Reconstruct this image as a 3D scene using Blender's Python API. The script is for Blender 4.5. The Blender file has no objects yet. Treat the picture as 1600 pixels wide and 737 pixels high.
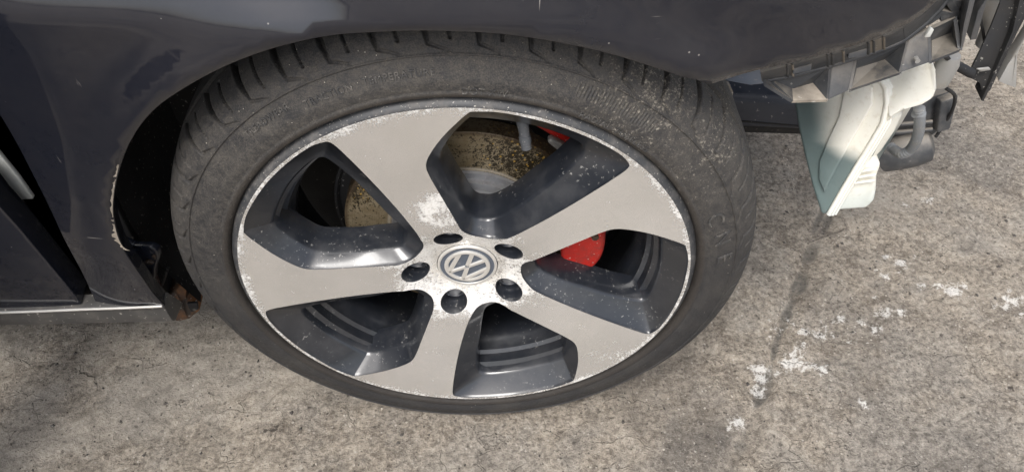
import bpy, bmesh, math, random
import numpy as np
from mathutils import Vector, Matrix
from mathutils.geometry import delaunay_2d_cdt

random.seed(4); rng = np.random.default_rng(7)
SC = bpy.context.scene
COL = SC.collection
G = 0.297                      # wheel centre above the ground (loaded radius)

# ---------------------------------------------------------------- camera
CAM = np.array([0.0425, -0.5178, 0.6441 + G]); YAW, PITCH, FPX = -0.0119, 0.8314, 1200.0
_fwd = np.array([-math.sin(YAW)*math.cos(PITCH), math.cos(YAW)*math.cos(PITCH), -math.sin(PITCH)])
_rt = np.array([math.cos(YAW), math.sin(YAW), 0.0]); _up = np.cross(_rt, _fwd)
cd = bpy.data.cameras.new('camera'); cam = bpy.data.objects.new('camera', cd); COL.objects.link(cam)
cd.sensor_fit = 'HORIZONTAL'; cd.sensor_width = 36.0; cd.lens = FPX/1600*36; cd.clip_start = 0.02; cd.clip_end = 2000
cam.matrix_world = Matrix(((_rt[0], _up[0], -_fwd[0], CAM[0]), (_rt[1], _up[1], -_fwd[1], CAM[1]), (_rt[2], _up[2], -_fwd[2], CAM[2]), (0, 0, 0, 1)))
SC.camera = cam

# ---------------------------------------------------------------- sky, sun, exposure (bright overcast)
SUN_EL, SUN_AZ = math.radians(58), math.radians(200)   # azimuth: clockwise from +y; the light comes from behind the viewer
w = bpy.data.worlds.new('World'); SC.world = w; w.use_nodes = True
wn = w.node_tree; bgn = wn.nodes['Background']
sky = wn.nodes.new('ShaderNodeTexSky'); sky.sky_type = 'NISHITA'; sky.sun_disc = False
sky.sun_elevation = SUN_EL; sky.sun_rotation = SUN_AZ; sky.air_density = 1.0; sky.dust_density = 4.0; sky.ozone_density = 0.6
hs = wn.nodes.new('ShaderNodeHueSaturation'); hs.inputs['Saturation'].default_value = 0.48
wn.links.new(sky.outputs[0], hs.inputs['Color']); wn.links.new(hs.outputs[0], bgn.inputs['Color']); bgn.inputs['Strength'].default_value = 0.13
sl = bpy.data.lights.new('sun', 'SUN'); sl.energy = 1.3; sl.angle = math.radians(25); sl.color = (1.0, 0.985, 0.96)
so = bpy.data.objects.new('sun', sl); COL.objects.link(so)
_sd = Vector((math.sin(SUN_AZ)*math.cos(SUN_EL), math.cos(SUN_AZ)*math.cos(SUN_EL), math.sin(SUN_EL)))
so.rotation_euler = _sd.to_track_quat('Z', 'Y').to_euler(); so.location = _sd*20
vs = SC.view_settings; vs.view_transform = 'Standard'; vs.look = 'None'; vs.gamma = 1.0; vs.use_curve_mapping = False; vs.exposure = 0.75

# ---------------------------------------------------------------- helpers
def ray(px, py): return _fwd + (px-800)/FPX*_rt - (py-368.5)/FPX*_up
def at(px, py, Y):                                   # the point of a sight line at depth Y
    d = ray(px, py); return Vector(CAM + d*((Y-CAM[1])/d[1]))
def atz(px, py, Z):
    d = ray(px, py); return Vector(CAM + d*((Z-CAM[2])/d[2]))
def empty(name, parent=None, loc=(0, 0, 0)):
    o = bpy.data.objects.new(name, None); COL.objects.link(o); o.location = loc; o.empty_display_size = .05
    if parent: o.parent = parent
    return o
def mk(name, verts, faces, mats, parent=None, smooth=False, idx=None):
    me = bpy.data.meshes.new(name); me.from_pydata([tuple(v) for v in verts], [], [tuple(int(i) for i in f) for f in faces])
    for m in (mats if isinstance(mats, (list, tuple)) else [mats]): me.materials.append(m)
    if idx is not None: me.polygons.foreach_set('material_index', idx)
    if smooth: me.polygons.foreach_set('use_smooth', [True]*len(me.polygons))
    me.update()
    o = bpy.data.objects.new(name, me); COL.objects.link(o)
    if parent: o.parent = parent
    return o
def fixn(o):
    bm = bmesh.new(); bm.from_mesh(o.data); bmesh.ops.recalc_face_normals(bm, faces=bm.faces); bm.to_mesh(o.data); bm.free(); return o
def bevel(o, wd=.0015, seg=2, ang=35):
    m = o.modifiers.new('bevel', 'BEVEL'); m.width = wd; m.segments = seg; m.limit_method = 'ANGLE'; m.angle_limit = math.radians(ang); m.harden_normals = False
    o.data.polygons.foreach_set('use_smooth', [True]*len(o.data.polygons))
    m2 = o.modifiers.new('edge', 'EDGE_SPLIT'); m2.split_angle = math.radians(50)
    return o
def solid(o, t=.002, off=0):
    m = o.modifiers.new('solid', 'SOLIDIFY'); m.thickness = t; m.offset = off; return o
def prism(name, poly, vec, mat, parent=None, bev=.0015, seg=2):
    n = len(poly); vec = Vector(vec); a = [Vector(q) for q in poly]; b = [q+vec for q in a]
    f = [list(range(n)), list(range(2*n-1, n-1, -1))] + [[i, i+n, (i+1) % n+n, (i+1) % n] for i in range(n)]
    o = fixn(mk(name, a+b, f, mat, parent))
    return bevel(o, bev, seg) if bev else o
def box(name, lo, hi, mat, parent=None, bev=.002):
    x0, y0, z0 = lo; x1, y1, z1 = hi
    return prism(name, [(x0, y0, z0), (x1, y0, z0), (x1, y0, z1), (x0, y0, z1)], (0, y1-y0, 0), mat, parent, bev)
def sheet(name, poly, mat, parent=None, t=.0025, bev=.0):
    o = mk(name, poly, [list(range(len(poly)))], mat, parent); solid(o, t)
    return o
def tube(name, pts, rad, mat, parent=None, n=12, cap=True):
    pts = [Vector(q) for q in pts]; rs = rad if hasattr(rad, '__len__') else [rad]*len(pts)
    V, F = [], []
    up = Vector((0.13, 0.2, 1)).normalized()
    for i, q in enumerate(pts):
        t = (pts[min(i+1, len(pts)-1)] - pts[max(i-1, 0)]).normalized()
        a = t.cross(up); a = a if a.length > 1e-4 else t.cross(Vector((1, 0, 0))); a.normalize(); b = t.cross(a); up = b*-1 if b.dot(up) < 0 else b
        b = t.cross(a)
        for k in range(n): V.append(q + (a*math.cos(2*math.pi*k/n) + b*math.sin(2*math.pi*k/n))*rs[i])
    for i in range(len(pts)-1):
        for k in range(n): F.append([i*n+k, i*n+(k+1) % n, (i+1)*n+(k+1) % n, (i+1)*n+k])
    if cap: F.append(list(range(n))); F.append(list(range((len(pts)-1)*n, len(pts)*n)))
    o = fixn(mk(name, V, F, mat, parent, True))
    m2 = o.modifiers.new('edge', 'EDGE_SPLIT'); m2.split_angle = math.radians(50)
    return o
def spline(pts, n, closed=False):
    P = np.array(pts, float); m = len(P); out = []
    segs = m if closed else m-1
    for s in range(segs):
        g = lambda i: P[i % m] if closed else P[min(max(i, 0), m-1)]
        p0, p1, p2, p3 = g(s-1), g(s), g(s+1), g(s+2)
        for t in np.linspace(0, 1, n, endpoint=False):
            out.append(.5*((2*p1)+(-p0+p2)*t+(2*p0-5*p1+4*p2-p3)*t*t+(-p0+3*p1-3*p2+p3)*t**3))
    if not closed: out.append(P[-1])
    return np.array(out)
def lathe(name, prof, seg, mat, parent=None, a0=0, a1=360, smooth=True, close=False):   # axis = y through the local origin
    full = abs(a1-a0) >= 360; n = seg if full else seg+1
    th = np.radians(np.linspace(a0, a1, n, endpoint=not full)); V = []
    for r, y in prof: V += [(r*math.cos(t), y, r*math.sin(t)) for t in th]
    F = []; m = len(prof)
    for j in range(m if close else m-1):
        jj = (j+1) % m
        for i in range(n if full else n-1): F.append([j*n+i, j*n+(i+1) % n, jj*n+(i+1) % n, jj*n+i])
    if close and not full: F.append([j*n for j in range(m)]); F.append([j*n+n-1 for j in range(m)])
    o = fixn(mk(name, V, F, mat, parent, smooth))
    if smooth:
        m2 = o.modifiers.new('edge', 'EDGE_SPLIT'); m2.split_angle = math.radians(40)
    return o
def inside(P, poly):
    P = np.asarray(P); q = np.asarray(poly); x, z = P[:, 0], P[:, 1]; c = np.zeros(len(P), bool); j = len(q)-1
    for i in range(len(q)):
        k = ((q[i, 1] > z) != (q[j, 1] > z))
        with np.errstate(divide='ignore', invalid='ignore'):
            k &= x < (q[j, 0]-q[i, 0])*(z-q[i, 1])/(q[j, 1]-q[i, 1]) + q[i, 0]
        c ^= k; j = i
    return c
def cdt(outer, holes, pts):                          # flat triangulation of an outline with holes and inner points
    V = []; E = []
    for loop in [outer]+holes:
        b = len(V); n = len(loop); V += [Vector((float(a[0]), float(a[1]))) for a in loop]; E += [(b+i, b+(i+1) % n) for i in range(n)]
    V += [Vector((float(a[0]), float(a[1]))) for a in pts]
    r = delaunay_2d_cdt(V, E, [], 0, 1e-6)
    vo = np.array([(v.x, v.y) for v in r[0]]); fo = np.array(r[2])
    c = vo[fo].mean(1); k = inside(c, outer)
    for h in holes: k &= ~inside(c, h)
    return vo, fo[k]
def sstep(a, b, x):
    t = np.clip((x-a)/(b-a), 0, 1); return t*t*(3-2*t)

# ---------------------------------------------------------------- materials
class N:
    def __init__(s, name):
        s.m = bpy.data.materials.new(name); s.m.use_nodes = True; s.t = s.m.node_tree; s.b = s.t.nodes['Principled BSDF']
        s.co = s.t.nodes.new('ShaderNodeTexCoord').outputs['Object']
    def new(s, kind, **kw):
        n = s.t.nodes.new(kind)
        for k, v in kw.items(): setattr(n, k, v)
        return n
    def put(s, sock, v):
        if hasattr(v, 'links'): s.t.links.new(v, sock)
        elif hasattr(v, '__len__') and len(v) == 3 and sock.type == 'RGBA': sock.default_value = (*v, 1)
        else: sock.default_value = v
    def noise(s, scale, detail=4, rough=.55, co=None, dist=0.):
        n = s.new('ShaderNodeTexNoise'); s.put(n.inputs['Vector'], co or s.co); n.inputs['Scale'].default_value = scale; n.inputs['Detail'].default_value = detail
        n.inputs['Roughness'].default_value = rough; n.inputs['Distortion'].default_value = dist; return n.outputs['Fac']
    def vor(s, scale, feature='F1', co=None, rnd=1., out='Distance'):
        n = s.new('ShaderNodeTexVoronoi', feature=feature); s.put(n.inputs['Vector'], co or s.co); n.inputs['Scale'].default_value = scale; n.inputs['Randomness'].default_value = rnd
        return n.outputs[out]
    def scl(s, v, rot=(0, 0, 0), loc=(0, 0, 0)):
        n = s.new('ShaderNodeMapping'); s.put(n.inputs['Vector'], s.co); n.inputs['Scale'].default_value = v; n.inputs['Rotation'].default_value = rot; n.inputs['Location'].default_value = loc; return n.outputs[0]
    def ramp(s, v, a, b, lo=0., hi=1.):
        n = s.new('ShaderNodeMapRange', interpolation_type='SMOOTHSTEP'); s.put(n.inputs[0], v); n.inputs[1].default_value = a; n.inputs[2].default_value = b
        n.inputs[3].default_value = lo; n.inputs[4].default_value = hi; return n.outputs[0]
    def math(s, op, a, b=0.):
        n = s.new('ShaderNodeMath', operation=op); s.put(n.inputs[0], a); s.put(n.inputs[1], b); n.use_clamp = False; return n.outputs[0]
    def mix(s, f, a, b):
        n = s.new('ShaderNodeMix', data_type='RGBA'); s.put(n.inputs['Factor'], f); s.put(n.inputs['A'], a); s.put(n.inputs['B'], b); return n.outputs['Result']
    def xyz(s):
        n = s.new('ShaderNodeSeparateXYZ'); s.put(n.inputs[0], s.co); return n.outputs
    def attr(s, name):
        n = s.new('ShaderNodeAttribute'); n.attribute_name = name; return n.outputs['Fac']
    def radius(s):
        q = s.xyz(); return s.math('SQRT', s.math('ADD', s.math('MULTIPLY', q[0], q[0]), s.math('MULTIPLY', q[2], q[2])))
    def blob(s, x, z, r0, r1):                       # 1 inside a spot of the wheel's or panel's own x-z plane
        q = s.xyz(); dx = s.math('SUBTRACT', q[0], x); dz = s.math('SUBTRACT', q[2], z)
        return s.ramp(s.math('SQRT', s.math('ADD', s.math('MULTIPLY', dx, dx), s.math('MULTIPLY', dz, dz))), r0, r1, 1., 0.)
    def bump(s, h, dist, strength=1.):
        n = s.new('ShaderNodeBump'); s.put(n.inputs['Height'], h); n.inputs['Distance'].default_value = dist; n.inputs['Strength'].default_value = strength
        s.t.links.new(n.outputs[0], s.b.inputs['Normal']); return n
    def set(s, **kw):
        for k, v in kw.items(): s.put(s.b.inputs[k.replace('_', ' ')], v)
        return s.m

def plain(name, col, rough=.5, metal=0., dust=.25, dcol=(.26, .22, .18), nscale=60, **kw):
    m = N(name); n = m.noise(nscale, 5, .65); sp = m.ramp(m.noise(nscale*9, 2, .5), .66, .72)
    f = m.math('MULTIPLY', m.ramp(n, .42, .75), dust)
    c = m.mix(f, col, dcol); c = m.mix(m.math('MULTIPLY', sp, min(1, dust*1.2)), c, (.5, .47, .42))
    m.bump(n, .0006, .4)
    return m.set(Base_Color=c, Roughness=m.ramp(n, .3, .8, rough*.8, min(1, rough*1.35)), Metallic=metal, **kw)

def m_paint():
    m = N('black_car_paint'); n = m.noise(7, 5, .62); n2 = m.noise(60, 5, .65)
    film = m.math('MULTIPLY', m.ramp(m.math('ADD', m.math('MULTIPLY', n, .65), m.math('MULTIPLY', n2, .35)), .36, .68), .026)
    base = m.mix(film, (.010, .0115, .0185), (.215, .185, .16))
    sp = m.ramp(m.vor(75), .045, .07, 1., 0.); pick = m.ramp(m.noise(23, 2), .585, .60)
    scr = m.ramp(m.noise(1., 3, .5, m.scl((16, 40, 420), (0, .22, 0))), .70, .72); where = m.ramp(m.noise(9, 3, .6), .62, .68)
    scr2 = m.ramp(m.noise(1., 3, .5, m.scl((420, 40, 13), (0, -.45, 0))), .705, .725); where2 = m.ramp(m.noise(8, 3, .6, m.scl((1, 1, 1), loc=(4, 2, 1))), .58, .63)
    marks = m.math('MAXIMUM', m.math('MULTIPLY', sp, pick), m.math('MAXIMUM', m.math('MULTIPLY', scr, where), m.math('MULTIPLY', scr2, where2)))
    c = m.mix(m.math('MULTIPLY', marks, .45), base, (.46, .43, .40))
    m.bump(m.noise(900, 2), .0001, .08)
    return m.set(Base_Color=c, Roughness=.38, Specular_IOR_Level=.08, Coat_Weight=1., Coat_Roughness=m.ramp(n2, .45, .75, .025, .10), Coat_IOR=1.62)

def m_rubber():
    m = N('tyre_rubber'); q = m.xyz(); r = m.radius()
    n = m.noise(18, 5, .65); nf = m.noise(400, 4, .75); nm = m.noise(120, 5, .72); n8 = m.noise(760, 3, .7)
    c = m.mix(m.math('MULTIPLY', m.ramp(n, .38, .68), .5), (.026, .026, .028), (.060, .056, .051))
    up = m.ramp(q[2], -.10, .18)                        # the upper half, out of the spray, keeps its dust
    dust = m.math('MULTIPLY', m.math('ADD', m.math('MULTIPLY', up, .44), .08), m.ramp(m.math('ADD', m.math('MULTIPLY', nm, .5), m.math('MULTIPLY', n8, .5)), .38, .64))
    c = m.mix(dust, c, m.mix(m.noise(14, 3), (.115, .103, .088), (.17, .15, .125)))
    bead = m.ramp(r, .2495, .2545, 1., 0.); c = m.mix(m.math('MULTIPLY', bead, .5), c, (.035, .027, .02))
    # dried mud: specks, thickest over the upper forward shoulder
    spot = m.math('MAXIMUM', m.blob(.165, .235, .01, .10), m.math('MULTIPLY', m.blob(.235, .175, .0, .075), .9))
    den = m.math('ADD', m.math('MULTIPLY', spot, .085), m.math('MULTIPLY', up, .034))
    mud = m.ramp(m.math('ADD', m.math('ADD', m.math('MULTIPLY', nf, .65), m.math('MULTIPLY', nm, .35)), den), .622, .72)
    c = m.mix(m.math('MULTIPLY', mud, .64), c, m.mix(m.noise(40, 2), (.36, .32, .25), (.56, .52, .46)))
    gr = m.ramp(m.vor(140), .05, .075, 1., 0.); gp = m.ramp(m.noise(33, 2), .57, .59)
    c = m.mix(m.math('MULTIPLY', m.math('MULTIPLY', gr, gp), .9), c, (.62, .57, .48))
    m.bump(m.math('ADD', m.math('MULTIPLY', nf, .5), m.math('ADD', m.math('MULTIPLY', n8, .3), m.math('MULTIPLY', mud, .4))), .0016, .9)
    return m.set(Base_Color=c, Roughness=m.ramp(nm, .3, .7, .5, .82), Specular_IOR_Level=.4)

def m_silver():
    m = N('machined_alloy'); r = m.radius(); n = m.noise(40, 6, .75); nf = m.noise(330, 5, .78); nw = m.noise(9, 4, .6)
    cb = m.new('ShaderNodeCombineXYZ'); m.put(cb.inputs[0], m.math('MULTIPLY', r, 900.)); ln = m.noise(1., 2, .6, cb.outputs[0])
    c = m.mix(m.ramp(nw, .35, .7), m.mix(m.ramp(ln, .3, .7), (.79, .785, .765), (.85, .845, .83)), (.90, .895, .885))
    hub = m.ramp(r, .055, .108, 1., 0.); rimz = m.ramp(r, .222, .237)
    top = m.blob(-.025, .105, .012, .045); zone = m.math('MAXIMUM', m.math('MULTIPLY', hub, .17), m.math('MAXIMUM', m.math('MULTIPLY', rimz, .13), m.math('MULTIPLY', top, .165)))
    side = m.math('MAXIMUM', m.blob(.098, .012, .005, .035), m.math('MAXIMUM', m.blob(-.075, .025, .005, .03), m.math('MULTIPLY', m.blob(.165, -.155, .0, .06), .62)))
    zone = m.math('MAXIMUM', zone, m.math('MULTIPLY', side, .17))
    v = m.math('ADD', m.math('MULTIPLY', n, .5), m.math('MULTIPLY', nf, .5))
    cor = m.math('MULTIPLY', m.ramp(m.math('ADD', v, zone), .60, .69), .85)
    pit = m.math('MULTIPLY', cor, m.ramp(m.noise(420, 3), .5, .62))
    c = m.mix(cor, c, (.90, .885, .85)); c = m.mix(m.math('MULTIPLY', pit, .35), c, (.40, .35, .27))
    dirt = m.math('MULTIPLY', m.ramp(r, .05, .034), m.ramp(nf, .4, .6)); c = m.mix(m.math('MULTIPLY', dirt, .5), c, (.42, .36, .27))
    scr = m.ramp(m.noise(1., 2, .5, m.scl((18, 50, 700), (0, -.12, 0))), .745, .76); c = m.mix(m.math('MULTIPLY', scr, m.ramp(nw, .52, .6)), c, (.9, .88, .85))
    sp = m.ramp(m.vor(120), .03, .05, 1., 0.); c = m.mix(m.math('MULTIPLY', m.math('MULTIPLY', sp, m.ramp(m.noise(25, 2), .6, .62)), .7), c, (.2, .17, .14))
    m.bump(m.math('MULTIPLY', cor, nf), .0007, .7)
    mt = m.ramp(cor, 0, 1, .80, .15)
    return m.set(Base_Color=c, Metallic=mt, Roughness=m.ramp(cor, 0, 1, .26, .62), Coat_Weight=.35, Coat_Roughness=.12)

def m_gun():
    m = N('gunmetal_paint'); n = m.noise(30, 5, .65); nf = m.noise(240, 3, .7)
    c = m.mix(m.math('MULTIPLY', m.ramp(n, .4, .72), .4), (.015, .0175, .023), (.055, .055, .058))
    sp = m.math('MULTIPLY', m.ramp(nf, .62, .68), m.ramp(m.noise(17, 3), .45, .58)); c = m.mix(m.math('MULTIPLY', sp, .6), c, (.36, .35, .33))
    m.bump(nf, .0003, .3)
    return m.set(Base_Color=c, Metallic=.0, Roughness=m.ramp(n, .3, .7, .28, .46), Coat_Weight=.85, Coat_Roughness=m.ramp(n, .35, .7, .08, .2))

def m_disc():
    m = N('rusted_disc_face'); r = m.radius()
    n = m.noise(30, 5, .65); w_ = m.noise(330, 2, .6, dist=1.2); w2 = m.noise(160, 3, .6, dist=.8)
    cb = m.new('ShaderNodeCombineXYZ'); m.put(cb.inputs[0], m.math('MULTIPLY', r, 700.)); ln = m.noise(1., 3, .6, cb.outputs[0])
    pat = m.math('ADD', m.blob(.072, .108, .015, .085), m.math('ADD', m.blob(-.125, .070, .005, .05), m.math('MULTIPLY', m.blob(-.035, .130, .0, .035), .75)))
    base = m.mix(m.ramp(n, .32, .68), (.24, .185, .105), (.40, .335, .225)); base = m.mix(m.math('MULTIPLY', m.ramp(ln, .45, .7), .45), base, (.20, .135, .07))
    f = m.math('ADD', m.math('ADD', m.math('MULTIPLY', w_, .65), m.math('MULTIPLY', w2, .35)), m.math('MULTIPLY', pat, .15))
    c = m.mix(m.math('MULTIPLY', m.ramp(f, .55, .63), .93), base, (.022, .016, .009))
    gold = m.math('MULTIPLY', m.ramp(m.vor(170), .14, .24, 1., 0.), m.ramp(m.math('ADD', pat, m.math('SUBTRACT', n, .5)), .3, .7)); c = m.mix(m.math('MULTIPLY', gold, .75), c, (.80, .50, .09))
    ring = m.ramp(m.math('ABSOLUTE', m.math('SUBTRACT', r, .0905)), .0, .0035, 1., 0.); c = m.mix(m.math('MULTIPLY', ring, .75), c, (.62, .55, .44))
    edge = m.ramp(r, .134, .139); c = m.mix(m.math('MULTIPLY', edge, .7), c, (.09, .06, .035))
    m.bump(m.math('ADD', m.math('MULTIPLY', f, .8), m.math('MULTIPLY', ln, .2)), .0008, .6)
    return m.set(Base_Color=c, Metallic=.35, Roughness=.42)

def m_plastic():
    m = N('weathered_black_plastic'); n = m.noise(38, 6, .7); nf = m.noise(230, 4, .7)
    g = m.new('ShaderNodeNewGeometry'); s3 = m.new('ShaderNodeSeparateXYZ'); m.put(s3.inputs[0], g.outputs['Normal'])
    settled = m.math('MULTIPLY', m.ramp(s3.outputs[2], .35, .9), m.ramp(n, .25, .55))          # dust lies on ledges
    c = m.mix(m.math('MULTIPLY', m.ramp(n, .42, .75), .5), (.050, .053, .058), (.17, .16, .15))
    c = m.mix(m.math('MULTIPLY', settled, .55), c, (.34, .30, .245))
    sp = m.ramp(nf, .68, .71); c = m.mix(m.math('MULTIPLY', sp, .5), c, (.5, .48, .44)); m.bump(n, .0008, .35)
    return m.set(Base_Color=c, Roughness=m.ramp(n, .3, .7, .38, .6))

def m_tank(name, body):
    m = N(name); q = m.xyz(); n = m.noise(16, 3); nf = m.noise(120, 4, .65)
    c = m.mix(m.math('MULTIPLY', m.ramp(nf, .5, .75), .35), (.86, .835, .74), (.55, .48, .36))
    lev = m.math('ADD', q[2], m.math('MULTIPLY', m.math('SUBTRACT', n, .5), .02))
    if body:                                           # washer fluid and its stain show through the wall
        far = m.ramp(m.math('ADD', q[0], m.math('ADD', m.math('MULTIPLY', m.math('SUBTRACT', n, .5), .012), m.math('MULTIPLY', m.math('SUBTRACT', q[2], G+.12), .16))), XL-.016, XL+.016, 1., 0.)
        flu = m.math('MAXIMUM', far, m.ramp(lev, LEV-.010, LEV+.012, 1., 0.))
        c = m.mix(m.math('MULTIPLY', flu, .88), c, m.mix(m.noise(30, 3), (.020, .050, .056), (.085, .165, .178)))
    else:
        c = m.mix(m.math('MULTIPLY', m.ramp(lev, LEV-.075, LEV-.045, 1., 0.), .35), c, (.42, .58, .62))
    m.bump(nf, .0005, .3)
    return m.set(Base_Color=c, Roughness=.36, Subsurface_Weight=.2, Subsurface_Radius=(.02, .02, .018), Subsurface_Scale=.5)
LEV = at(1318, 240, .11).z; XL = at(1288, 165, .155).x

def m_ground():
    m = N('old_concrete')
    n1 = m.noise(2.6, 5, .62); n2 = m.noise(21, 6, .72); n3 = m.noise(120, 5, .78); n4 = m.noise(330, 4, .8); n5 = m.noise(7.5, 6, .72)
    v = m.math('ADD', m.math('MULTIPLY', n2, .30), m.math('ADD', m.math('MULTIPLY', n3, .48), m.math('MULTIPLY', n5, .22)))
    c = m.mix(m.ramp(v, .38, .62), (.140, .117, .094), (.50, .437, .355))
    c = m.mix(m.math('MULTIPLY', m.ramp(m.math('ADD', m.math('MULTIPLY', n1, .7), m.math('MULTIPLY', n2, .3)), .44, .60), .62), c, m.mix(m.ramp(n3, .35, .65), (.15, .138, .124), (.345, .318, .282)))
    c = m.mix(m.math('MULTIPLY', m.ramp(m.noise(5.2, 6, .7), .56, .66), .5), c, (.115, .100, .085))
    c = m.mix(m.math('MULTIPLY', m.ramp(n4, .45, .34), .6), c, (.050, .043, .037))
    c = m.mix(m.math('MULTIPLY', m.ramp(n4, .56, .66), .6), c, (.54, .50, .44))
    c = m.mix(m.math('MULTIPLY', m.ramp(m.noise(58, 3, .6), .335, .29), .8), c, (.05, .043, .037))
    big = m.noise(1.7, 6, .68, dist=.6); c = m.mix(m.math('MULTIPLY', m.ramp(big, .50, .60), .34), c, (.50, .455, .39)); c = m.mix(m.math('MULTIPLY', m.ramp(big, .46, .37), .40), c, (.105, .092, .080))
    pit = m.ramp(m.math('ADD', m.vor(62), m.math('MULTIPLY', m.math('SUBTRACT', n3, .5), .5)), .10, .22, 1., 0.); c = m.mix(m.math('MULTIPLY', m.math('MULTIPLY', pit, m.ramp(n2, .47, .56)), .65), c, (.075, .064, .055))
    # chips of aggregate
    vc = m.vor(165, 'F1', out='Color'); ag = m.ramp(m.vor(165), .22, .30, 1., 0.)
    hs_ = m.new('ShaderNodeSeparateColor'); m.put(hs_.inputs[0], vc)
    c = m.mix(m.math('MULTIPLY', m.math('MULTIPLY', ag, m.ramp(hs_.outputs[0], .86, .90)), .7), c, (.52, .475, .415))
    c = m.mix(m.math('MULTIPLY', m.math('MULTIPLY', ag, m.ramp(hs_.outputs[1], .86, .90)), .7), c, (.06, .052, .045))
    # fine cracks
    wob = m.new('ShaderNodeVectorMath', operation='ADD'); nv = m.new('ShaderNodeTexNoise'); nv.inputs['Scale'].default_value = 9; nv.inputs['Detail'].default_value = 5; m.put(nv.inputs['Vector'], m.co)
    sc_ = m.new('ShaderNodeVectorMath', operation='SCALE'); m.put(sc_.inputs[0], nv.outputs['Color']); sc_.inputs['Scale'].default_value = .22
    m.put(wob.inputs[0], m.co); m.put(wob.inputs[1], sc_.outputs[0])
    ck = m.math('MULTIPLY', m.ramp(m.vor(4.2, 'DISTANCE_TO_EDGE', wob.outputs[0]), .002, .012, 1., 0.), m.ramp(m.noise(4, 3), .56, .66))
    ck2 = m.math('MULTIPLY', m.ramp(m.vor(15, 'DISTANCE_TO_EDGE', wob.outputs[0]), .004, .022, 1., 0.), m.ramp(m.noise(7, 3), .58, .68))
    ck = m.math('MAXIMUM', ck, m.math('MULTIPLY', m.math('MULTIPLY', m.ramp(m.vor(13, 'DISTANCE_TO_EDGE', wob.outputs[0]), .003, .02, 1., 0.), m.ramp(n5, .47, .60)), .38))
    c = m.mix(m.math('MULTIPLY', m.math('MULTIPLY', ck, m.ramp(n3, .40, .56)), .6), c, (.05, .044, .038))
    seam = m.attr('seam'); c = m.mix(m.math('MULTIPLY', m.ramp(m.math('ADD', seam, m.math('MULTIPLY', m.math('SUBTRACT', n2, .5), 1.3)), .32, .85), .66), c, (.088, .084, .076))
    pw = m.math('ADD', m.attr('paint'), m.math('ADD', m.math('MULTIPLY', m.math('SUBTRACT', n3, .5), 1.7), m.math('MULTIPLY', m.math('SUBTRACT', n2, .5), 1.3)))
    pm = m.ramp(m.math('ADD', pw, m.math('MULTIPLY', m.math('SUBTRACT', n4, .5), 1.1)), .42, .78); c = m.mix(m.math('MULTIPLY', pm, .72), c, (.80, .78, .74))
    h = m.math('ADD', m.math('MULTIPLY', n3, .6), m.math('ADD', m.math('MULTIPLY', n4, .35), m.math('MULTIPLY', ck, -.8)))
    m.bump(h, .0062, 1.)
    return m.set(Base_Color=c, Roughness=.88, Specular_IOR_Level=.3)

PAINT = m_paint(); RUBBER = m_rubber(); SILVER = m_silver(); GUN = m_gun(); DISC = m_disc(); PLASTIC = m_plastic(); TANK = m_tank('stained_tank_plastic', 1); TANKW = m_tank('cream_tank_plastic', 0); GROUND = m_ground()
RED = plain('red_caliper_paint', (.50, .020, .013), .42, 0, .75, (.12, .045, .035), 38)
STEEL = plain('hub_steel', (.36, .365, .38), .42, .55, .5, (.12, .10, .085), 50)
BLACK = plain('matt_black_liner', (.015, .015, .016), .8, 0, .4, (.06, .055, .05), 26)
SHADE = plain('black_underbody', (.010, .010, .011), .8, 0, .15, (.04, .035, .03), 14)
RUST = plain('rusty_steel', (.035, .026, .02), .7, 0, .85, (.24, .105, .04), 40)
NAVY = plain('navy_body_paint', (.016, .020, .032), .4, 0, .25, (.10, .10, .11), 16)
PALE = plain('pale_blue_grey_paint', (.20, .235, .30), .35, 0, .25, (.3, .29, .27), 20)
CREAM = plain('primer_white', (.62, .63, .60), .5, 0, .25, (.35, .30, .24), 22)
HOSE = plain('grey_corrugated_hose', (.20, .21, .22), .6, 0, .45, (.30, .27, .23), 60)
GREYM = plain('grey_cast_metal', (.33, .325, .31), .5, .25, .45, (.35, .30, .24), 45)
LOGOB = plain('slate_blue_enamel', (.085, .10, .125), .4, 0, .1, (.3, .3, .3), 12)
CHROME = plain('satin_chrome', (.80, .78, .74), .34, .6, .10, (.5, .46, .4), 12)
DUSTY = plain('dusty_ledge', (.20, .175, .145), .85, 0, .9, (.46, .40, .325), 24)
STONE = plain('pale_chippings', (.42, .38, .32), .85, 0, .5, (.62, .58, .52), 45)
SILLM = plain('dusty_sill_plastic', (.06, .058, .056), .5, 0, .45, (.20, .18, .155), 25)
VALVE = plain('grey_rubber_valve', (.075, .08, .088), .6, 0, .45, (.2, .19, .18), 70)
LIPM = plain('dull_grey_rim_edge', (.045, .047, .051), .55, 0, .7, (.16, .15, .14), 60)
NAVYD = plain('dark_navy_paint', (.008, .010, .018), .3, 0, .1, (.08, .08, .08), 14)
LETTER = plain('raised_rubber', (.040, .040, .041), .6, 0, .7, (.20, .18, .155), 90)

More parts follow.
